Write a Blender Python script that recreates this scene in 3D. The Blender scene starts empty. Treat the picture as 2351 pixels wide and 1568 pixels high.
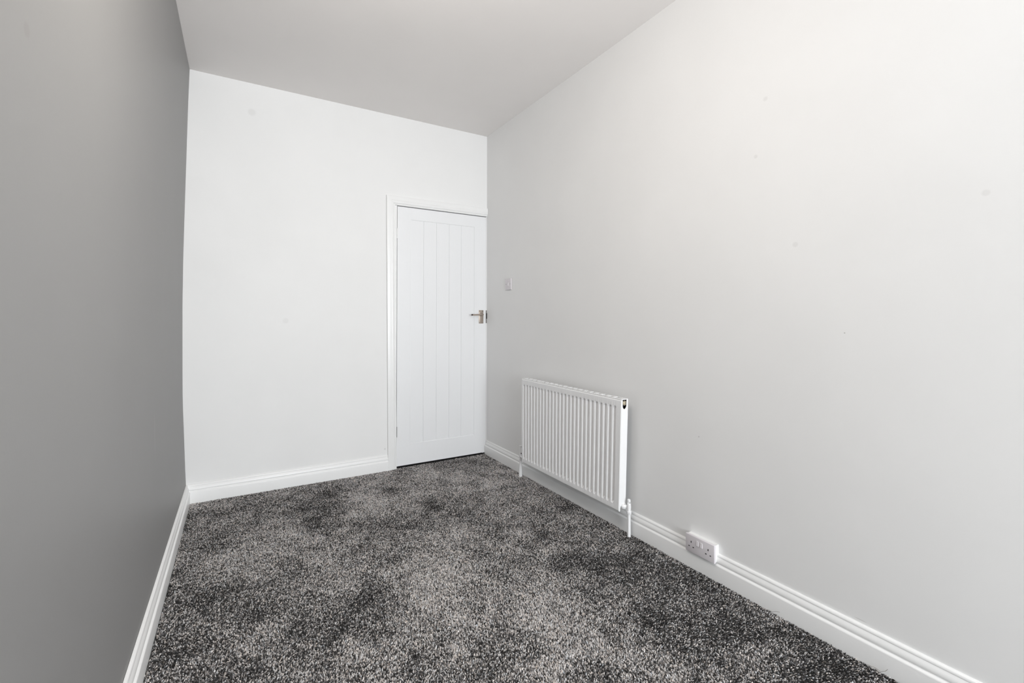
import bpy, bmesh, math, random
import numpy as np
from mathutils import Vector, Matrix

random.seed(7)
SC = bpy.context.scene
COL = SC.collection

# ------------------------------------------------------------------ camera
CAM = Vector((-1.82062, -3.39371, 1.13918))
YAW, PITCH, ROLL = 0.52273, 0.0114, 0.00142
cd = bpy.data.cameras.new('camera')
cd.sensor_fit = 'HORIZONTAL'
cd.sensor_width = 36.0
cd.lens = 36.0 * 1044.104 / 2351.0
cd.shift_x = 24.19 / 2351.0
cd.shift_y = -65.19 / 2351.0
cd.clip_start = 0.02
cam = bpy.data.objects.new('camera', cd)
COL.objects.link(cam)
fwd = Vector((math.sin(YAW) * math.cos(PITCH), math.cos(YAW) * math.cos(PITCH), math.sin(PITCH)))
rgt = Vector((math.cos(YAW), -math.sin(YAW), 0))
up = rgt.cross(fwd)
r2 = rgt * math.cos(ROLL) + up * math.sin(ROLL)
u2 = -rgt * math.sin(ROLL) + up * math.cos(ROLL)
m = Matrix((r2, u2, -fwd)).transposed().to_4x4()
m.translation = CAM
cam.matrix_world = m
SC.camera = cam

# ------------------------------------------------------------------ world, light, exposure
w = bpy.data.worlds.new('world')
SC.world = w
w.use_nodes = True
w.node_tree.nodes['Background'].inputs[0].default_value = (0.72, 0.85, 1.0, 1)
w.node_tree.nodes['Background'].inputs[1].default_value = 0.5
SC.view_settings.view_transform = 'Standard'
SC.view_settings.look = 'None'
SC.view_settings.gamma = 1.0
SC.view_settings.use_curve_mapping = False
SC.view_settings.exposure = 0.05

WIN = dict(x0=-1.90, x1=-0.15, z0=0.35, z1=2.25)     # wide window in the wall behind the camera
FRONT = -6.50                                        # that wall's unseen inner face, set far back to even the light
H = 2.680                                            # ceiling height
SKY_POWER = 165.0
LAMP_POWER = 23.0


def light(name, kind, loc, energy, color, **kw):
    d = bpy.data.lights.new(name, kind)
    d.energy = energy
    d.color = color
    for k, v in kw.items():
        setattr(d, k, v)
    o = bpy.data.objects.new(name, d)
    o.location = loc
    COL.objects.link(o)
    return o


sky = light('daylight', 'AREA', ((WIN['x0'] + WIN['x1']) / 2, FRONT - 0.09, (WIN['z0'] + WIN['z1']) / 2), SKY_POWER,
            (0.93, 0.97, 1.0), shape='RECTANGLE', size=WIN['x1'] - WIN['x0'], size_y=WIN['z1'] - WIN['z0'])
sky.rotation_euler = (math.radians(90), 0, 0)
lamp = light('ceiling_lamp_light', 'POINT', (-1.48, -2.30, 2.20), LAMP_POWER, (1.0, 0.93, 0.86), shadow_soft_size=0.12)


# ------------------------------------------------------------------ helpers
def tag(o, label=None, cat=None, group=None, kind=None):
    if label: o['label'] = label
    if cat: o['category'] = cat
    if group: o['group'] = group
    if kind: o['kind'] = kind
    return o


def empty(name, loc=(0, 0, 0)):
    o = bpy.data.objects.new(name, None)
    o.location = loc
    o.empty_display_size = 0.05
    COL.objects.link(o)
    return o


def link(name, bm, mat, parent=None, smooth=False, sharp=35):
    bmesh.ops.recalc_face_normals(bm, faces=bm.faces)
    me = bpy.data.meshes.new(name)
    bm.to_mesh(me)
    bm.free()
    if smooth:
        for p in me.polygons:
            p.use_smooth = True
        try:
            me.set_sharp_from_angle(angle=math.radians(sharp))
        except Exception:
            pass
    me.materials.append(mat)
    o = bpy.data.objects.new(name, me)
    COL.objects.link(o)
    if parent is not None:
        o.parent = parent
        off = parent.matrix_world.translation.copy() if parent.parent is None else None
        base = parent
        t = Vector((0, 0, 0))
        while base is not None:
            t += base.location
            base = base.parent
        me.transform(Matrix.Translation(-t))
    return o


def box(bm, x0, x1, y0, y1, z0, z1, bevel=0.0, seg=2):
    b = bmesh.new()
    vs = [b.verts.new((x, y, z)) for x in (x0, x1) for y in (y0, y1) for z in (z0, z1)]
    for f in ((0, 1, 3, 2), (4, 6, 7, 5), (0, 4, 5, 1), (2, 3, 7, 6), (0, 2, 6, 4), (1, 5, 7, 3)):
        b.faces.new([vs[i] for i in f])
    if bevel > 0:
        bmesh.ops.bevel(b, geom=list(b.edges), offset=bevel, segments=seg, profile=0.5, affect='EDGES')
    merge(bm, b)


def merge(bm, b):
    me = bpy.data.meshes.new('tmp')
    b.to_mesh(me)
    b.free()
    bm.from_mesh(me)
    bpy.data.meshes.remove(me)


def lathe(bm, prof, origin, axis, n=24):
    """prof: list of (distance along axis, radius); closed at both ends"""
    axis = Vector(axis).normalized()
    a = axis.orthogonal().normalized()
    c = axis.cross(a)
    o = Vector(origin)
    rings = []
    for d, r in prof:
        rings.append([bm.verts.new(o + axis * d + (a * math.cos(2 * math.pi * i / n) + c * math.sin(2 * math.pi * i / n)) * max(r, 1e-5))
                      for i in range(n)])
    for k in range(len(rings) - 1):
        for i in range(n):
            bm.faces.new((rings[k][i], rings[k][(i + 1) % n], rings[k + 1][(i + 1) % n], rings[k + 1][i]))
    bm.faces.new(rings[0])
    bm.faces.new(rings[-1])


def tube(bm, pts, rad, n=14):
    """smooth tube through points, radius per point or one radius"""
    pts = [Vector(p) for p in pts]
    rr = rad if isinstance(rad, (list, tuple)) else [rad] * len(pts)
    rings = []
    t0 = (pts[1] - pts[0]).normalized()
    a = t0.orthogonal().normalized()
    for k, p in enumerate(pts):
        t = (pts[min(k + 1, len(pts) - 1)] - pts[max(k - 1, 0)]).normalized()
        a = (a - t * a.dot(t)).normalized()
        c = t.cross(a)
        rings.append([bm.verts.new(p + (a * math.cos(2 * math.pi * i / n) + c * math.sin(2 * math.pi * i / n)) * rr[k]) for i in range(n)])
    for k in range(len(rings) - 1):
        for i in range(n):
            bm.faces.new((rings[k][i], rings[k][(i + 1) % n], rings[k + 1][(i + 1) % n], rings[k + 1][i]))
    bm.faces.new(rings[0])
    bm.faces.new(rings[-1])


def strip(bm, rows, close=False):
    """faces between consecutive rows of points"""
    vr = [[bm.verts.new(p) for p in r] for r in rows]
    n = len(vr[0])
    for k in range(len(vr) - 1):
        for i in range(n if close else n - 1):
            bm.faces.new((vr[k][i], vr[k][(i + 1) % n], vr[k + 1][(i + 1) % n], vr[k + 1][i]))
    if close:
        bm.faces.new(vr[0])
        bm.faces.new(vr[-1])


# ------------------------------------------------------------------ materials
def mat_base(name, color, rough=0.5, metal=0.0, spec=0.5):
    mt = bpy.data.materials.new(name)
    mt.use_nodes = True
    nt = mt.node_tree
    b = nt.nodes['Principled BSDF']
    b.inputs['Base Color'].default_value = (*color, 1)
    b.inputs['Roughness'].default_value = rough
    b.inputs['Metallic'].default_value = metal
    b.inputs['Specular IOR Level'].default_value = spec
    return mt, nt, b


def add_noise_bump(nt, b, scale, strength, dist=0.001, detail=4.0, stretch=(1, 1, 1)):
    tc = nt.nodes.new('ShaderNodeTexCoord')
    mp = nt.nodes.new('ShaderNodeMapping')
    mp.inputs['Scale'].default_value = stretch
    n = nt.nodes.new('ShaderNodeTexNoise')
    n.inputs['Scale'].default_value = scale
    n.inputs['Detail'].default_value = detail
    bp = nt.nodes.new('ShaderNodeBump')
    bp.inputs['Strength'].default_value = strength
    bp.inputs['Distance'].default_value = dist
    nt.links.new(tc.outputs['Object'], mp.inputs['Vector'])
    nt.links.new(mp.outputs['Vector'], n.inputs['Vector'])
    nt.links.new(n.outputs['Fac'], bp.inputs['Height'])
    nt.links.new(bp.outputs['Normal'], b.inputs['Normal'])
    return tc, n


def paint(name, color, rough, marks=(), mark_color=(0.3, 0.28, 0.26), vary=0.015, bump=0.12, spec=0.22):
    """emulsion on plaster: roller stipple, slight unevenness, and a few real marks at given places (x,y,z,radius,strength)"""
    mt, nt, b = mat_base(name, color, rough, 0, spec)
    tc, n = add_noise_bump(nt, b, 260.0, bump, 0.0006)
    L = nt.links
    big = nt.nodes.new('ShaderNodeTexNoise')
    big.inputs['Scale'].default_value = 2.2
    big.inputs['Detail'].default_value = 5
    L.new(tc.outputs['Object'], big.inputs['Vector'])
    ramp = nt.nodes.new('ShaderNodeMapRange')
    ramp.inputs['From Min'].default_value = 0.3
    ramp.inputs['From Max'].default_value = 0.7
    ramp.inputs['To Min'].default_value = 1 - vary
    ramp.inputs['To Max'].default_value = 1 + vary
    L.new(big.outputs['Fac'], ramp.inputs['Value'])
    mul = nt.nodes.new('ShaderNodeVectorMath')
    mul.operation = 'SCALE'
    mul.inputs[0].default_value = color
    L.new(ramp.outputs['Result'], mul.inputs['Scale'])
    out = mul.outputs['Vector']
    for (x, y, z, r, s, *squash) in marks:
        sub = nt.nodes.new('ShaderNodeVectorMath')
        sub.operation = 'SUBTRACT'
        L.new(tc.outputs['Object'], sub.inputs[0])
        sub.inputs[1].default_value = (x, y, z)
        if squash:
            sc_ = nt.nodes.new('ShaderNodeVectorMath')
            sc_.operation = 'MULTIPLY'
            L.new(sub.outputs['Vector'], sc_.inputs[0])
            sc_.inputs[1].default_value = squash[0]
            src = sc_
        else:
            src = sub
        ln = nt.nodes.new('ShaderNodeVectorMath')
        ln.operation = 'LENGTH'
        L.new(src.outputs['Vector'], ln.inputs[0])
        mr = nt.nodes.new('ShaderNodeMapRange')
        mr.interpolation_type = 'SMOOTHSTEP'
        mr.inputs['From Min'].default_value = r
        mr.inputs['From Max'].default_value = r * 0.45
        mr.inputs['To Min'].default_value = 0
        mr.inputs['To Max'].default_value = abs(s)
        L.new(ln.outputs['Value'], mr.inputs['Value'])
        mx = nt.nodes.new('ShaderNodeMix')
        mx.data_type = 'RGBA'
        L.new(mr.outputs['Result'], mx.inputs['Factor'])
        L.new(out, mx.inputs[6])
        mx.inputs[7].default_value = (*(mark_color if s > 0 else (0.8, 0.79, 0.77)), 1)
        out = mx.outputs[2]
    L.new(out, b.inputs['Base Color'])
    return mt


GREY = (0.272, 0.270, 0.266)
M_white_wall = paint('white_emulsion', (0.875, 0.873, 0.868), 0.7,
                     marks=[(0, -2.35, 2.02, .012, .10), (0, -2.31, 1.80, .010, .12), (0, -2.46, 1.42, .013, .10), (0, -2.968, 1.495, .012, .10),
                            (0, -2.62, 1.09, .003, .5), (0, -2.66, .125, .022, .25, (1, 1, 9)), (0, -2.04, .60, .004, .4),
                            (-1.76, 0, 2.49, .030, .10), (-1.55, 0, 1.12, .024, .08), (-.87, 0, .16, .008, .25)])
M_ceiling = paint('ceiling_emulsion', (0.905, 0.878, 0.862), 0.8, vary=0.012)
M_grey_wall = paint('grey_emulsion', GREY, 0.5, mark_color=(0.22, 0.21, 0.20),
                    marks=[(-2.1205, -2.382, 1.602, .016, .35), (-2.1188, -2.37, 1.71, .006, .45), (-2.12, -1.06, .66, .11, -.07, (1, 9, 1)),
                           (-2.12, -1.22, .46, .010, .3), (-2.12, -1.53, .70, .06, -.05, (1, 12, 1)), (-2.12, -2.48, 1.09, .012, -.12, (1, 1, 3))], spec=0.5)
M_gloss, nt_, b_ = mat_base('white_gloss_woodwork', (0.90, 0.90, 0.895), 0.28, 0, 0.5)
add_noise_bump(nt_, b_, 60, 0.05, 0.001)
M_door, nt_, b_ = mat_base('white_satin_door', (0.87, 0.875, 0.885), 0.42, 0, 0.4)
add_noise_bump(nt_, b_, 40, 0.25, 0.0012, 6, (6, 6, 0.35))
M_rad, nt_, b_ = mat_base('white_radiator_enamel', (0.91, 0.91, 0.915), 0.25, 0, 0.5)
M_plastic, nt_, b_ = mat_base('white_moulded_plastic', (0.74, 0.705, 0.73), 0.3, 0, 0.5)
M_button, nt_, b_ = mat_base('white_switch_rocker', (0.79, 0.76, 0.78), 0.25, 0, 0.5)
M_dark, nt_, b_ = mat_base('dark_recess', (0.015, 0.014, 0.016), 0.7)  # near-black, mostly painting in the shade of holes and recesses
M_nickel, nt_, b_ = mat_base('satin_nickel', (0.50, 0.43, 0.375), 0.36, 1.0)
add_noise_bump(nt_, b_, 300, 0.05, 0.0005, 3, (1, 1, 12))
M_bronze, nt_, b_ = mat_base('dark_latch_steel', (0.10, 0.085, 0.075), 0.4, 0.8)
M_steel, nt_, b_ = mat_base('hinge_steel', (0.35, 0.34, 0.33), 0.35, 1.0)
M_brass, nt_, b_ = mat_base('pale_brass', (0.72, 0.65, 0.52), 0.3, 0.9)
M_under, nt_, b_ = mat_base('underlay', (0.05, 0.05, 0.05), 0.9)
M_hall, nt_, b_ = mat_base('hall_paint', (0.25, 0.24, 0.23), 0.8)

M_pile = bpy.data.materials.new('twist_pile_yarn')
M_pile.use_nodes = True
nt_ = M_pile.node_tree
b_ = nt_.nodes['Principled BSDF']
b_.inputs['Roughness'].default_value = 0.9
b_.inputs['Specular IOR Level'].default_value = 0.15
at_ = nt_.nodes.new('ShaderNodeAttribute')
at_.attribute_name = 'yarn'
nt_.links.new(at_.outputs['Color'], b_.inputs['Base Color'])

# ------------------------------------------------------------------ room shell
T = 0.10
YB = FRONT - T
# the grey side wall is bent to follow image coordinates (hollow at mid height)
BOW_Z = [0.0, 0.1175, 0.1766, 0.63, 0.79, 1.218, 1.486, 1.755, 2.459, 2.68]
BOW_X = [-2.096, -2.0976, -2.101, -2.118, -2.1204, -2.1237, -2.1224, -2.118, -2.1047, -2.0985]


def wall_x(z):
    return float(np.interp(z, BOW_Z, BOW_X))


bm = bmesh.new()
zs = np.linspace(0, H, 41)
rows = []
for yy in (YB, T):
    rows.append([(wall_x(z), yy, z) for z in zs] + [(-2.25, yy, H), (-2.25, yy, 0)])
strip(bm, rows, close=True)
tag(link('wall_left', bm, M_grey_wall, smooth=True), 'matt grey painted wall along the left of the room', 'wall', kind='structure')

bm = bmesh.new()
XR = -0.009                     # wall skewed inwards at the door corner to fit image coordinates


def right_x(y):
    return float(np.interp(y, [-1.3, 0.0], [0.0, XR]))


wr = [(0, YB), (0, -1.3), (XR, 0.0), (XR, 1.3), (T, 1.3), (T, YB)]
strip(bm, [[(x, y, -0.05) for x, y in wr], [(x, y, H + 0.1) for x, y in wr]], close=True)
tag(link('wall_right', bm, M_white_wall), 'long plain white painted wall with the radiator on it', 'wall', kind='structure')

OX = -0.800   # door opening
OZ = 2.012
bm = bmesh.new()
box(bm, -2.25, OX, 0, T, -0.05, H + 0.05)
box(bm, OX, 0, 0, T, OZ, H + 0.05)
tag(link('wall_back', bm, M_white_wall), 'white painted end wall holding the door', 'wall', kind='structure')

bm = bmesh.new()
box(bm, -2.25, WIN['x0'], YB, FRONT, -0.05, H + 0.05)
box(bm, WIN['x1'], 0, YB, FRONT, -0.05, H + 0.05)
box(bm, WIN['x0'], WIN['x1'], YB, FRONT, -0.05, WIN['z0'])
box(bm, WIN['x0'], WIN['x1'], YB, FRONT, WIN['z1'], H + 0.05)
tag(link('wall_front', bm, M_white_wall), 'white wall with the window, opposite the door', 'wall', kind='structure')

bm = bmesh.new()
box(bm, -2.25, T, YB, 1.3, H, H + 0.1)
tag(link('ceiling', bm, M_ceiling), 'flat off-white painted ceiling', 'ceiling', kind='structure')

bm = bmesh.new()
box(bm, -2.25, T, YB, 1.3, -0.1, -0.0032)
tag(link('floor', bm, M_under), 'floor under the fitted dark grey carpet', 'floor', kind='structure')

bm = bmesh.new()                       # unlit landing behind the closed door
box(bm, -1.2, 0, 1.2, 1.3, -0.05, H)
box(bm, -1.3, -1.2, T, 1.3, -0.05, H)
tag(link('wall_landing', bm, M_hall), 'dim landing wall behind the closed door', 'wall', kind='structure')

# window frame behind the camera
wf = empty('window_1', ((WIN['x0'] + WIN['x1']) / 2, FRONT - 0.05, WIN['z0']))
tag(wf, 'white framed window opposite the door', 'window', kind='structure')
bm = bmesh.new()
fy0, fy1 = FRONT - 0.080, FRONT - 0.020
for a in ((WIN['x0'], WIN['x0'] + .05, WIN['z0'], WIN['z1']), (WIN['x1'] - .05, WIN['x1'], WIN['z0'], WIN['z1']),
          (WIN['x0'] + .05, WIN['x1'] - .05, WIN['z0'], WIN['z0'] + .05), (WIN['x0'] + .05, WIN['x1'] - .05, WIN['z1'] - .05, WIN['z1'])):
    box(bm, a[0], a[1], fy0, fy1, a[2], a[3], 0.004)
link('window_frame', bm, M_gloss, wf)

# ------------------------------------------------------------------ skirting boards
SK = [(0.0000, -0.006), (0.0225, -0.006), (0.0225, 0.066), (0.0218, 0.0690), (0.0195, 0.0715), (0.0165, 0.0728), (0.0150, 0.0742), (0.0146, 0.0765),
      (0.0158, 0.0785), (0.0166, 0.0815), (0.0163, 0.0860), (0.0148, 0.0910), (0.0125, 0.0960), (0.0104, 0.0995), (0.0096, 0.1015),
      (0.0102, 0.1035), (0.0098, 0.1070), (0.0080, 0.1105), (0.0050, 0.1135), (0.0000, 0.1145)]
XL = -2.097
bm = bmesh.new()
strip(bm, [[(XL + d, FRONT, z) for d, z in SK], [(XL + d, -d, z) for d, z in SK]], close=True)
tag(link('baseboard_left', bm, M_gloss, smooth=True), 'white moulded skirting board below the grey wall', 'skirting board', kind='structure')
bm = bmesh.new()
strip(bm, [[(XL + d, -d, z) for d, z in SK], [(-0.8505, -d, z) for d, z in SK]], close=True)
tag(link('baseboard_back', bm, M_gloss, smooth=True), 'white moulded skirting board on the end wall left of the door', 'skirting board', kind='structure')
bm = bmesh.new()
strip(bm, [[(XR - d + .003, -0.004, z) for d, z in SK], [(-d, -1.3, z) for d, z in SK], [(-d, FRONT, z) for d, z in SK]], close=True)
tag(link('baseboard_right', bm, M_gloss, smooth=True), 'white moulded skirting board running under the radiator', 'skirting board', kind='structure')

# ------------------------------------------------------------------ door frame
frame = empty('trim_1', (OX, 0, 0))
tag(frame, 'white moulded door frame in the corner', 'door frame', kind='structure')
AP = [(0, 0), (0, .0150), (.0015, .0172), (.004, .018), (.0335, .018), (.0345, .0168), (.0355, .0168), (.0380, .0176), (.0450, .0172), (.0520, .0150), (.0570, .0118),
      (.0580, .0100), (.0600, .0112), (.0640, .0110), (.0670, .0090), (.0680, .0070), (.0680, 0)]
AX_T, AX_B, AZ = -0.8695, -0.8500, 2.066
bm = bmesh.new()
strip(bm, [[(AX_B + u, -d, -0.006) for u, d in AP], [(AX_T + u, -d, AZ - u) for u, d in AP]], close=True)
link('architrave', bm, M_gloss, frame, smooth=True)
bm = bmesh.new()
strip(bm, [[(AX_T + u, -d, AZ - u) for u, d in AP], [(XR - 0.0005, -d, AZ - u) for u, d in AP]], close=True)
link('architrave', bm, M_gloss, frame, smooth=True)
bm = bmesh.new()
box(bm, OX, -0.7850, 0.0, T, -0.004, OZ)
box(bm, -0.7850, -0.772, 0.040, 0.055, -0.004, OZ - .012)
link('jamb', bm, M_gloss, frame)
bm = bmesh.new()
box(bm, -0.0150, XR, 0.0, T, -0.004, OZ)
box(bm, -0.029, -0.0150, 0.040, 0.055, -0.004, OZ - .012)
link('jamb', bm, M_gloss, frame)
bm = bmesh.new()
box(bm, -0.7850, -0.0150, 0.0, T, 2.0000, OZ)
box(bm, -0.772, -0.029, 0.040, 0.055, 1.986, 2.0000)
link('head_jamb', bm, M_gloss, frame)
bm = bmesh.new()
box(bm, -0.0175, -0.0115, -0.0022, 0.012, 1.098, 1.206, 0.0006)
sp = link('strike_plate', bm, M_bronze, frame)
bm = bmesh.new()
box(bm, -0.0165, -0.0090, -0.0050, 0.004, 1.135, 1.182, 0.001)
link('latch_lip', bm, M_dark, sp)

# ------------------------------------------------------------------ door
DL, DR, DB, DT = -0.7815, -0.0165, 0.0145, 1.9930
PX = [-0.6765, -0.5700, -0.4615, -0.3530, -0.2455, -0.1265]   # plank joints
PZ0, PZ1 = 0.172, 1.901
DY1 = 0.037
door = empty('door_1', (DL, 0, DB))
tag(door, 'white cottage style door with five vertical planks', 'door', kind='structure')
bm = bmesh.new()
box(bm, DL, PX[0], 0.0, DY1, DB, DT)
link('stile', bm, M_door, door)
bm = bmesh.new()
box(bm, PX[-1], DR, 0.0, DY1, DB, DT)
link('stile', bm, M_door, door)


def rail(z0, z1):
    bm = bmesh.new()
    box(bm, PX[0], PX[-1], 0.0, DY1, z0, z1, 0.0)
    link('rail', bm, M_door, door)


rail(DB, PZ0)
rail(PZ1, DT)
# bevelled lip all round the recessed panel
bm = bmesh.new()
e = 0.0032
outer = [(PX[0], PZ0), (PX[-1], PZ0), (PX[-1], PZ1), (PX[0], PZ1)]
inner = [(PX[0] + e, PZ0 + e), (PX[-1] - e, PZ0 + e), (PX[-1] - e, PZ1 - e), (PX[0] + e, PZ1 - e)]
strip(bm, [[(x, 0.0, z) for x, z in outer], [(x, 0.0042, z) for x, z in inner], [(x, 0.010, z) for x, z in inner], [(x, 0.010, z) for x, z in outer], ], close=False)
vs = list(bm.verts)
for a, b in ((3, 0), (7, 4), (11, 8)):
    pass
for k in range(3):
    bm.faces.new((vs[4 * k + 3], vs[4 * k], vs[4 * k + 4], vs[4 * k + 7]))
link('panel_moulding', bm, M_door, door)
plank_edges = [PX[0]] + PX[1:-1] + [PX[-1]]
for i in range(5):
    x0, x1 = plank_edges[i], plank_edges[i + 1]
    c = 0.0020
    d0 = 0.0030
    bm = bmesh.new()
    P = [(x0 + .0002, DY1 - .002), (x0 + .0002, d0 + c), (x0 + c, d0), (x1 - c, d0), (x1 - .0002, d0 + c), (x1 - .0002, DY1 - .002)]
    strip(bm, [[(x, y, PZ0) for x, y in P], [(x, y, PZ1) for x, y in P]], close=True)
    link('plank', bm, M_door, door)

for z0 in (0.236, 1.745):
    bm = bmesh.new()
    for k in range(3):
        lathe(bm, [(0, .0042), (.0005, .0048), (.0255, .0048), (.026, .0042)], (-0.7836, -0.0020, z0 + k * 0.0265), (0, 0, 1), 12)
    box(bm, -0.7855, -0.7815, -0.0012, 0.030, z0, z0 + .079)
    link('hinge', bm, M_steel if z0 < 1 else M_gloss, door)

# lever handle on a back plate
HX, HZ = -0.0640, 1.1690
bm = bmesh.new()
box(bm, HX - .0215, HX + .0215, -0.0040, 0.0, 1.0955, 1.2070, 0.0016)
plate = link('handle_plate', bm, M_nickel, door, smooth=True)
for sx in (-.0145, .0145):
    for sz in (1.1035, 1.1990):
        bm = bmesh.new()
        lathe(bm, [(0, .0036), (.0012, .0036), (.0018, .0022)], (HX + sx, -0.0036, sz), (0, -1, 0), 10)
        link('screw', bm, M_steel if sz < 1.15 else M_bronze, plate)
bm = bmesh.new()
lathe(bm, [(0, .0125), (.006, .0125), (.009, .0105), (.012, .0085)], (HX, -0.003, HZ), (0, -1, 0), 20)
pts = [(HX, -0.010, HZ), (HX, -0.030, HZ), (HX - .002, -0.040, HZ), (HX - .008, -0.047, HZ), (HX - .018, -0.050, HZ), (HX - .045, -0.050, HZ - .001),
       (HX - .075, -0.049, HZ - .002), (HX - .092, -0.048, HZ - .002), (HX - .100, -0.0475, HZ - .002)]
tube(bm, pts, [.0078, .0078, .0080, .0082, .0078, .0070, .0066, .0068, .0062], 16)
lev = link('lever', bm, M_nickel, plate, smooth=True)
bm = bmesh.new()
lathe(bm, [(0, .0060), (.004, .0072), (.010, .0072), (.0125, .0055), (.013, .003)], (HX - .099, -0.0475, HZ - .002), (-1, 0.05, 0), 16)
link('lever_tip', bm, M_bronze, lev, smooth=True)  # darker metal paints in the dark reflection on the lever's end

# ------------------------------------------------------------------ radiator
RY0, RY1 = -0.6945, -1.6535       # far end, near end (top)
RZ0, RZ1 = 0.1310, 0.7140
RXF, RXB = -0.1000, -0.0520       # front face, back of casing


def rw(p):
    """shears the radiator to fit image coordinates: near end drawn in towards the bottom"""
    x, y, z = p
    t = (y - RY0) / (RY1 - RY0)
    return (x, y + 0.020 * t * (RZ1 - z) / (RZ1 - RZ0), z + 0.0 * t)


def warp(bm):
    for v in bm.verts:
        v.co = Vector(rw(v.co))


rad = empty('radiator', (-0.075, (RY0 + RY1) / 2, 0.0))
tag(rad, 'white fluted steel panel radiator on the right-hand white wall', 'radiator')

# pressed front panel: 26 channels with sloping ends
NG = 26
SIDE0, SIDE1 = 0.010, 0.030
gy0, gy1 = RY0 - SIDE0, RY1 + SIDE1
pitch = (gy1 - gy0) / NG
ZT, ZBm = RZ1 - 0.034, RZ0 + 0.030
DEP = 0.0095
sec = [(0.00, 0), (0.16, 0), (0.19, .0006), (0.40, .0090), (0.43, DEP), (0.60, DEP), (0.63, .0090), (0.84, .0006), (0.87, 0)]
ys, ds = [RY0], [0.0]
for g in range(NG):
    for f, d in sec:
        ys.append(gy0 + (g + f) * pitch)
        ds.append(d)
ys += [gy1, RY1]
ds += [0.0, 0.0]
prof_z = [(RZ0, None, .004), (RZ0 + .003, None, .001), (RZ0 + .006, None, 0.0), (ZBm, 0.0, 0), (ZBm + .001, .06, 0), (ZBm + .012, .95, 0), (ZBm + .0135, 1.0, 0),
          (ZT - .0135, 1.0, 0), (ZT - .012, .95, 0), (ZT - .001, .06, 0), (ZT, 0.0, 0), (RZ1 - .006, None, 0.0), (RZ1 - .003, None, .001), (RZ1, None, .004)]
bm = bmesh.new()
rows = []
for z, k, back in prof_z:
    rows.append([(RXF + back + (ds[i] * k if k else 0), ys[i], z) for i in range(len(ys))])
rows.append([(RXF + .0112, y, RZ1) for y in ys])
rows.insert(0, [(RXF + .0112, y, RZ0) for y in ys])
strip(bm, rows)
vr = [[Vector(p) for p in r] for r in rows]
strip(bm, [[(RXF + .0112, y, RZ0) for y in ys], [(RXF + .0112, y, RZ1) for y in ys]])
for col in (0, -1):
    loop = [bm.verts.new(r[col]) for r in rows]
    bm.faces.new(loop)
bmesh.ops.remove_doubles(bm, verts=bm.verts, dist=1e-6)
warp(bm)
link('front_panel', bm, M_rad, rad, smooth=True, sharp=17)

# folded convector sheet behind
bm = bmesh.new()
zz = []
n = 54
for i in range(n + 1):
    y = RY0 - .02 + (RY1 + .02 - RY0 + .02) * i / n
    zz.append((RXF + .018 if i % 2 else RXB + .002, y))
strip(bm, [[(x, y, RZ0 + .03) for x, y in zz], [(x, y, RZ1 - .04) for x, y in zz]])
warp(bm)
link('convector_fins', bm, M_rad, rad)

# side panels
bm = bmesh.new()
box(bm, RXF + .003, RXB, RY0 - .0015, RY0 + .0015, RZ0 + .002, RZ1 + .004, 0.0010)
warp(bm)
link('side_panel', bm, M_rad, rad)
# near side panel: rounded notch at the top for the bleed plug, notch at the bottom for the tail
bm = bmesh.new()
NX = -0.0760
nw = 0.0138
top_n, bot_n = RZ1 - .034, RZ0 + .030
X0, X1 = RXF + .003, RXB
out = [(X0, RZ0)]
out.append((-0.0905, RZ0))
for a in np.linspace(math.pi, math.pi / 2, 7):
    out.append((-0.0755 + .015 * math.cos(a), RZ0 + .004 + .028 * math.sin(a)))
out += [(X1, RZ0 + .032), (X1, RZ1 + .003)]
for a in np.linspace(0, -math.pi, 13):
    zc = top_n + nw
    if a == 0: out.append((NX + nw, RZ1 - .002))
    out.append((NX + nw * math.cos(a), zc - .008 + (nw + .006) * math.sin(a)))
    if abs(a + math.pi) < 1e-6: out.append((NX - nw, RZ1 - .002))
# close the sheet above the notch with a thin bridge
out += [(X0, RZ1 - .002), ]
pts_a = [(x, RY1 + .001, z) for x, z in out]
pts_b = [(x, RY1 - .0015, z) for x, z in out]
va = [bm.verts.new(p) for p in pts_a]
vb = [bm.verts.new(p) for p in pts_b]
f1 = bm.faces.new(va)
f2 = bm.faces.new(list(reversed(vb)))
for i in range(len(va)):
    bm.faces.new((va[i], va[(i + 1) % len(va)], vb[(i + 1) % len(va)], vb[i]))
bmesh.ops.triangulate(bm, faces=[f1, f2], ngon_method='EAR_CLIP')
warp(bm)
link('side_panel', bm, M_rad, rad)
# near-black box added behind the notch, standing in for shade inside the casing
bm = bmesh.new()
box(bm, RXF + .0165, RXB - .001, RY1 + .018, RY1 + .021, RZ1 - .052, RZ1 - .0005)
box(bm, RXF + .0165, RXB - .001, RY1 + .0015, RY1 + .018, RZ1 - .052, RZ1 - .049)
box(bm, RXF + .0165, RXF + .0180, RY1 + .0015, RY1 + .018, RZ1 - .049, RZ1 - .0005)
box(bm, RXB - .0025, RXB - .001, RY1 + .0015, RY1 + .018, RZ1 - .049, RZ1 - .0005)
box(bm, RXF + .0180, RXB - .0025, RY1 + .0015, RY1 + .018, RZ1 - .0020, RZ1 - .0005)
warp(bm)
link('casing_shade_box', bm, M_dark, rad)
# bleed plug
bm = bmesh.new()
lathe(bm, [(0.006, .0128), (.017, .0128), (.019, .0120), (.0195, .0090), (.0175, .0085), (.0175, .0062), (.0205, .0058), (.0215, .0040)], (NX, RY1 + .0175, RZ1 - .0165), (0, -1, 0), 20)
warp(bm)
bp = link('bleed_plug', bm, M_brass, rad, smooth=True)
bm = bmesh.new()
lathe(bm, [(0, .0030), (.002, .0030)], (NX + .0090, RY1 + .0005, RZ1 - .0180), (0, -1, 0), 10)
warp(bm)
link('bleed_hole', bm, M_dark, bp)

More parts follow.
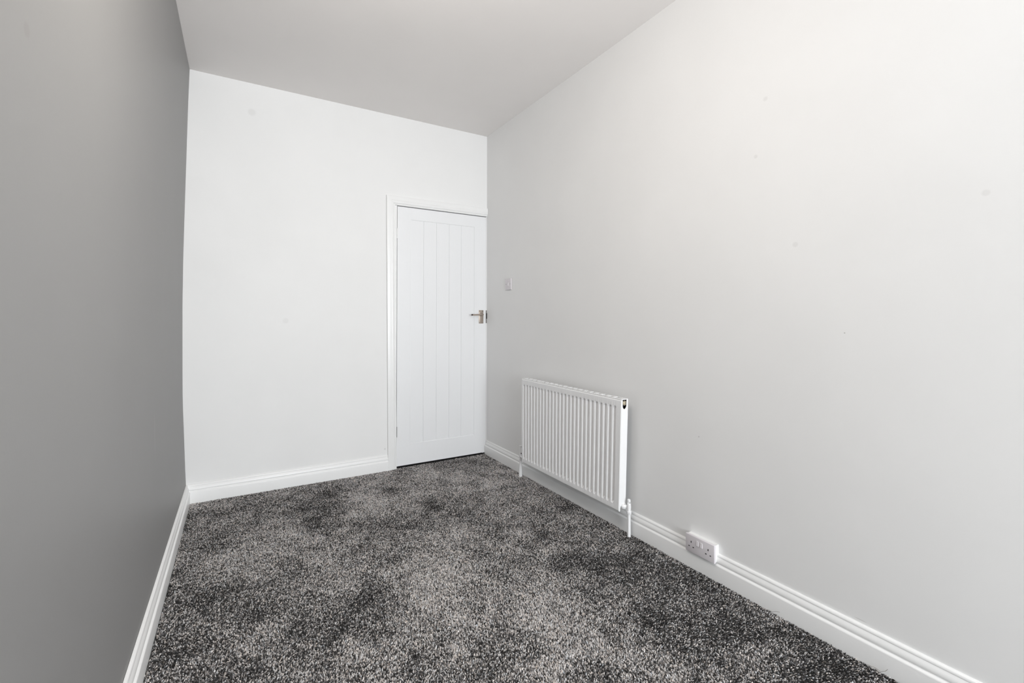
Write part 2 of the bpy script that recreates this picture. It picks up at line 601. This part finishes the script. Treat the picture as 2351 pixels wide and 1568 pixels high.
# top grille: rim plus 19 cross bars with open slots
bm = bmesh.new()
gz0, gz1 = RZ1 + .001, RZ1 + .0050
box(bm, RXF + .004, RXF + .016, RY1 - .001, RY0 + .001, gz0, gz1, 0.001)
box(bm, RXB - .007, RXB, RY1 - .001, RY0 + .001, gz0, gz1, 0.001)
box(bm, RXF + .016, RXB - .007, RY0 - .020, RY0 + .001, gz0, gz1)
box(bm, RXF + .016, RXB - .007, RY1 - .001, RY1 + .026, gz0, gz1)
warp(bm)
gr = link('top_grille', bm, M_rad, rad)
ns = 19
span0, span1 = RY0 - .020, RY1 + .026
for i in range(1, ns):
    yc = span0 + (span1 - span0) * i / ns
    bm = bmesh.new()
    box(bm, RXF + .014, RXB - .005, yc - .0065, yc + .0065, gz0 + .0004, gz1 + .0006, 0.0008)
    warp(bm)
    link('grille_bar', bm, M_rad, gr)

# wall brackets
for yb in (RY0 - .16, RY1 + .16):
    bm = bmesh.new()
    box(bm, RXB - .004, -0.0095, yb - .02, yb + .02, RZ0 + .06, RZ1 - .08)
    link('bracket', bm, M_rad, rad)

# near valve: tail nut, body, cap, pipe
VX, VY = -0.0560, -1.6640
yE = RY1 + .020
VZ = 0.1560
bm = bmesh.new()
lathe(bm, [(0, .0085), (.006, .0085), (.006, .0140), (.010, .0165), (.020, .0165), (.024, .0140), (.0245, .0085), (.032, .0085)], (-0.0765, yE + .008, VZ), (0.55, -0.83, 0), 8)
lathe(bm, [(-.034, .0112), (-.031, .0125), (-.020, .0125), (-.019, .0095), (-.012, .0095), (.004, .0105), (.012, .0095), (.022, .0095), (.024, .0082)], (VX, VY, VZ), (0, 0, 1), 20)
vv = link('valve', bm, M_rad, rad, smooth=True)
bm = bmesh.new()
lathe(bm, [(.022, .0062), (.026, .0085), (.040, .0078), (.042, .0055)], (VX, VY, VZ), (0, 0, 1), 16)
link('valve_cap', bm, M_rad, vv, smooth=True)
for p0, d0 in (((VX - .002, VY - .0085, VZ + .026), (-.3, -1, .1)), ((-0.0700, yE - .012, VZ + .012), (-.4, -1, .6))):
    bm = bmesh.new()
    lathe(bm, [(0, .0018), (.003, .0018)], p0, d0, 8)
    link('valve_slot', bm, M_dark, vv)
bm = bmesh.new()
tube(bm, [(VX, VY, 0.0054), (VX, VY, 0.05), (VX, VY, VZ - .028)], [.0092, .0082, .0080], 18)
link('pipe', bm, M_rad, rad, smooth=True)

# far valve and sleeved pipe
FX, FY = -0.0640, -0.6340 + 0.012
bm = bmesh.new()
FZ = 0.1500
lathe(bm, [(-.030, .0090), (-.028, .0105), (-.016, .0105), (-.015, .0075), (-.008, .0075), (-.006, .0095), (.010, .0095), (.012, .0070), (.030, .0062), (.031, .0045)], (FX, FY, FZ), (0, 0, 1), 18)
lathe(bm, [(0, .0080), (.030, .0080), (.030, .0120), (.044, .0120), (.044, .0080), (.075, .0080)], (FX, FY + .002, FZ), (-0.05, -1, 0), 8)
v2 = link('valve', bm, M_rad, rad, smooth=True)
bm = bmesh.new()
lathe(bm, [(.028, .0055), (.031, .0050), (.060, .0050), (.062, .0085), (.074, .0085), (.076, .006)], (FX, FY, FZ), (0, 0, 1), 16)
link('valve_cap', bm, M_rad, v2, smooth=True)
for dz in (-.0165, .0005, .020):
    bm = bmesh.new()
    lathe(bm, [(0, .0040), (.0035, .0040)], (FX + .002, FY - .0065, FZ + dz), (0, -1, 0), 10)
    link('valve_slot', bm, M_dark, v2)
bm = bmesh.new()
tube(bm, [(FX, FY, 0.0054), (FX, FY, 0.05), (FX, FY, .09), (FX, FY, FZ - .026)], [.0125, .0115, .0095, .0075], 18)
link('pipe', bm, M_rad, rad, smooth=True)

# ------------------------------------------------------------------ light switch
SY, SZ, SH = -0.3620, 1.4040, 0.0435
SX = right_x(SY)
sw = empty('light_switch', (SX, SY, SZ))
tag(sw, 'small square white light switch beside the door on the right-hand wall', 'switch')
bm = bmesh.new()
box(bm, SX - 0.0085, SX, SY - SH, SY + SH, SZ - SH, SZ + SH, 0.0022, 3)
link('switch_plate', bm, M_plastic, sw, smooth=True)
bm = bmesh.new()
b2 = bmesh.new()
box(b2, SX - 0.0108, SX - 0.0075, SY - .0055, SY + .0055, SZ - .0120, SZ + .0120, 0.0010)
for v in b2.verts:
    if v.co.x < SX - 0.0095: v.co.x += (v.co.z - SZ) * 0.08
merge(bm, b2)
link('rocker', bm, M_button, sw)
for s in (-1, 1):
    bm = bmesh.new()
    lathe(bm, [(0, .0034), (.0006, .0034), (.0012, .0020)], (SX - 0.0083, SY + s * .0302, SZ), (-1, 0, 0), 12)
    link('screw', bm, M_steel, sw)

# ------------------------------------------------------------------ double socket, let into the skirting
KY0, KY1, KZ0, KZ1 = -1.9930, -2.1400, 0.0760, 0.1560
sk = empty('double_socket', (0, (KY0 + KY1) / 2, KZ0))
tag(sk, 'white double wall socket let into the skirting board near the radiator', 'socket')
bm = bmesh.new()
box(bm, -0.0340, -0.0225, KY1, KY0, KZ0, KZ1, 0.0030, 3)
link('socket_plate', bm, M_plastic, sk, smooth=True)
bm = bmesh.new()
box(bm, -0.0230, 0, KY1 + .003, KY0 - .003, KZ0 + .003, KZ1 - .003)
link('back_box', bm, M_gloss, sk)
kyc = (KY0 + KY1) / 2
kzc = (KZ0 + KZ1) / 2
for s in (-1, 1):
    bm = bmesh.new()
    yc = kyc + s * 0.0095
    b2 = bmesh.new()
    box(b2, -0.0368, -0.0330, yc - .0062, yc + .0062, kzc + .002, kzc + .0245, 0.0014)
    for v in b2.verts:
        if v.co.x < -0.0352: v.co.x += (v.co.z - kzc - .012) * 0.10
    merge(bm, b2)
    link('rocker_switch', bm, M_button, sk)
    gy = kyc + s * 0.0430
    for (dy, dz, wy, wz) in ((0, .0085, .0021, .0042), (.0110, -.0125, .0034, .0021), (-.0110, -.0125, .0034, .0021)):
        bm = bmesh.new()
        box(bm, -0.0344, -0.0335, gy + dy - wy, gy + dy + wy, kzc + dz - wz, kzc + dz + wz)
        link('pin_hole', bm, M_dark, sk)

# ------------------------------------------------------------------ carpet: one tapered, leaning tuft per twist of yarn
rng = np.random.default_rng(11)
SP = 0.0046
x0, x1, y0, y1 = -2.094 + .0215, -0.0215, -3.60, 0.001


def lattice(nx, ny, sx, sy):
    """smooth value noise sampled at (u,v)"""
    g = rng.normal(size=(nx + 3, ny + 3))

    def f(x, y):
        u = (x - x0) / sx
        v = (y - y0) / sy
        i = np.clip(np.floor(u).astype(int), 0, nx)
        j = np.clip(np.floor(v).astype(int), 0, ny)
        fu, fv = u - i, v - j
        fu = fu * fu * (3 - 2 * fu)
        fv = fv * fv * (3 - 2 * fv)
        return (g[i, j] * (1 - fu) * (1 - fv) + g[i + 1, j] * fu * (1 - fv) + g[i, j + 1] * (1 - fu) * fv + g[i + 1, j + 1] * fu * fv)
    return f


def field(sizes, amps):
    fs = [(lattice(int(2.2 / s) + 2, int(3.6 / s) + 2, s, s), a) for s, a in zip(sizes, amps)]
    return lambda x, y: sum(a * f(x, y) for f, a in fs)


gx, gy_ = np.meshgrid(np.arange(x0, x1, SP), np.arange(y0, y1, SP), indexing='ij')
px = gx.ravel() + rng.uniform(-.5, .5, gx.size) * SP
py = gy_.ravel() + rng.uniform(-.5, .5, gx.size) * SP
ok = (px > x0) & (px < x1) & ~((py > -.0215) & (px < -.853)) & ~((py > -0.004) & (px < -.79))
px, py = px[ok], py[ok]
N = px.size
lean = field((.34, .16, .075, .035), (.55, .55, .5, .35))
leanx = field((.3, .12, .05), (.4, .4, .4))
hgt = field((.22, .06, .022), (.25, .3, .45))
def sstep(a, b, t):
    t = np.clip((t - a) / (b - a), 0, 1)
    return t * t * (3 - 2 * t)


# nap bias darkening the near right-hand side; its shade is painted into yarn tone
lv = lean(px, py) + 0.35 - 1.1 * sstep(-.95, -.25, px) * sstep(-.9, -1.9, py)
lv = np.clip(lv, -2.0, 2.0)
h = 0.0044 + 0.0008 * hgt(px, py) + rng.normal(0, .0009, N)
h = np.clip(h, .0020, .0085)
for cx, cy in ((VX, VY), (FX, FY)):        # pile raised round the pipes to reach their lower ends
    h[np.hypot(px - cx, py - cy) < .020] = .0088
th = rng.uniform(0, 2 * math.pi, N)
rb = 0.0029 * rng.uniform(.75, 1.3, N)
rt = 0.0019 * rng.uniform(.5, 1.4, N)
dx = .0012 * leanx(px, py) + rng.normal(0, .0014, N)
dy = .0020 * lv + rng.normal(0, .0014, N)
co = np.empty((N, 6, 3), np.float32)
for k in range(3):
    a = th + k * 2 * math.pi / 3
    co[:, k, 0] = px + rb * np.cos(a)
    co[:, k, 1] = py + rb * np.sin(a)
    co[:, k, 2] = -0.0035
    a = a + 0.6
    co[:, 3 + k, 0] = px + dx + rt * np.cos(a)
    co[:, 3 + k, 1] = py + dy + rt * np.sin(a)
    co[:, 3 + k, 2] = np.minimum(h + rng.normal(0, .0005, N) - 0.0035, .0052)
# yarn: a mix of charcoal, mid grey and pale warm grey strands
tone = rng.normal(0, 1, N) + 0.42 * lv  # yarn colour follows the lean, painting in the pile's light and shade
base = np.interp(tone, [-2.2, -1.0, -.2, .5, 1.2, 2.4], [.022, .038, .15, .42, .70, .88])
tint = rng.normal(0, 1, N)
colr = np.stack([base * (1.03 + .035 * tint), base * 0.985, base * (0.965 - .03 * tint), np.ones(N)], 1).astype(np.float32)
colv = np.repeat(colr, 6, 0)
q = np.array([0, 1, 4, 3, 1, 2, 5, 4, 2, 0, 3, 5, 3, 4, 5], np.int32)
faces = (np.arange(N, dtype=np.int32)[:, None] * 6 + q[None]).reshape(-1)
me = bpy.data.meshes.new('carpet_pile')
me.vertices.add(N * 6)
me.vertices.foreach_set('co', co.reshape(-1))
me.loops.add(N * 15)
me.loops.foreach_set('vertex_index', faces)
me.polygons.add(N * 4)
ls = (np.arange(N, dtype=np.int32)[:, None] * 15 + np.array([0, 4, 8, 12], np.int32)[None]).reshape(-1)
me.polygons.foreach_set('loop_start', ls)
me.update(calc_edges=True)
ca = me.color_attributes.new('yarn', 'FLOAT_COLOR', 'POINT')
ca.data.foreach_set('color', colv.reshape(-1))
me.materials.append(M_pile)
carpet = bpy.data.objects.new('carpet', me)
COL.objects.link(carpet)
tag(carpet, 'dark grey speckled twist pile carpet covering the whole floor', 'carpet', kind='stuff')

# two stray ends of yarn lying up against the right-hand skirting board
M_fibre, nt_, b_ = mat_base('loose_yarn', (0.20, 0.17, 0.14), 0.9)
for lab, pts in (('short dark loose carpet fibre on the skirting board, nearer the double socket', [(-.030, -2.365, .0056), (-.0275, -2.382, .0064), (-.0270, -2.395, .0146), (-.0270, -2.410, .0195)]),
            ('longer kinked loose carpet fibre on the skirting board, farther from the double socket', [(-.030, -2.690, .0058), (-.0275, -2.7115, .0087), (-.0280, -2.7253, .0060), (-.0275, -2.7379, .0151), (-.0270, -2.7436, .0244)])):
    bm = bmesh.new()
    tube(bm, pts, .0005, 6)
    tag(link('loose_fibre', bm, M_fibre, smooth=True), lab, 'fibre', 'loose carpet fibres by the right-hand skirting board')
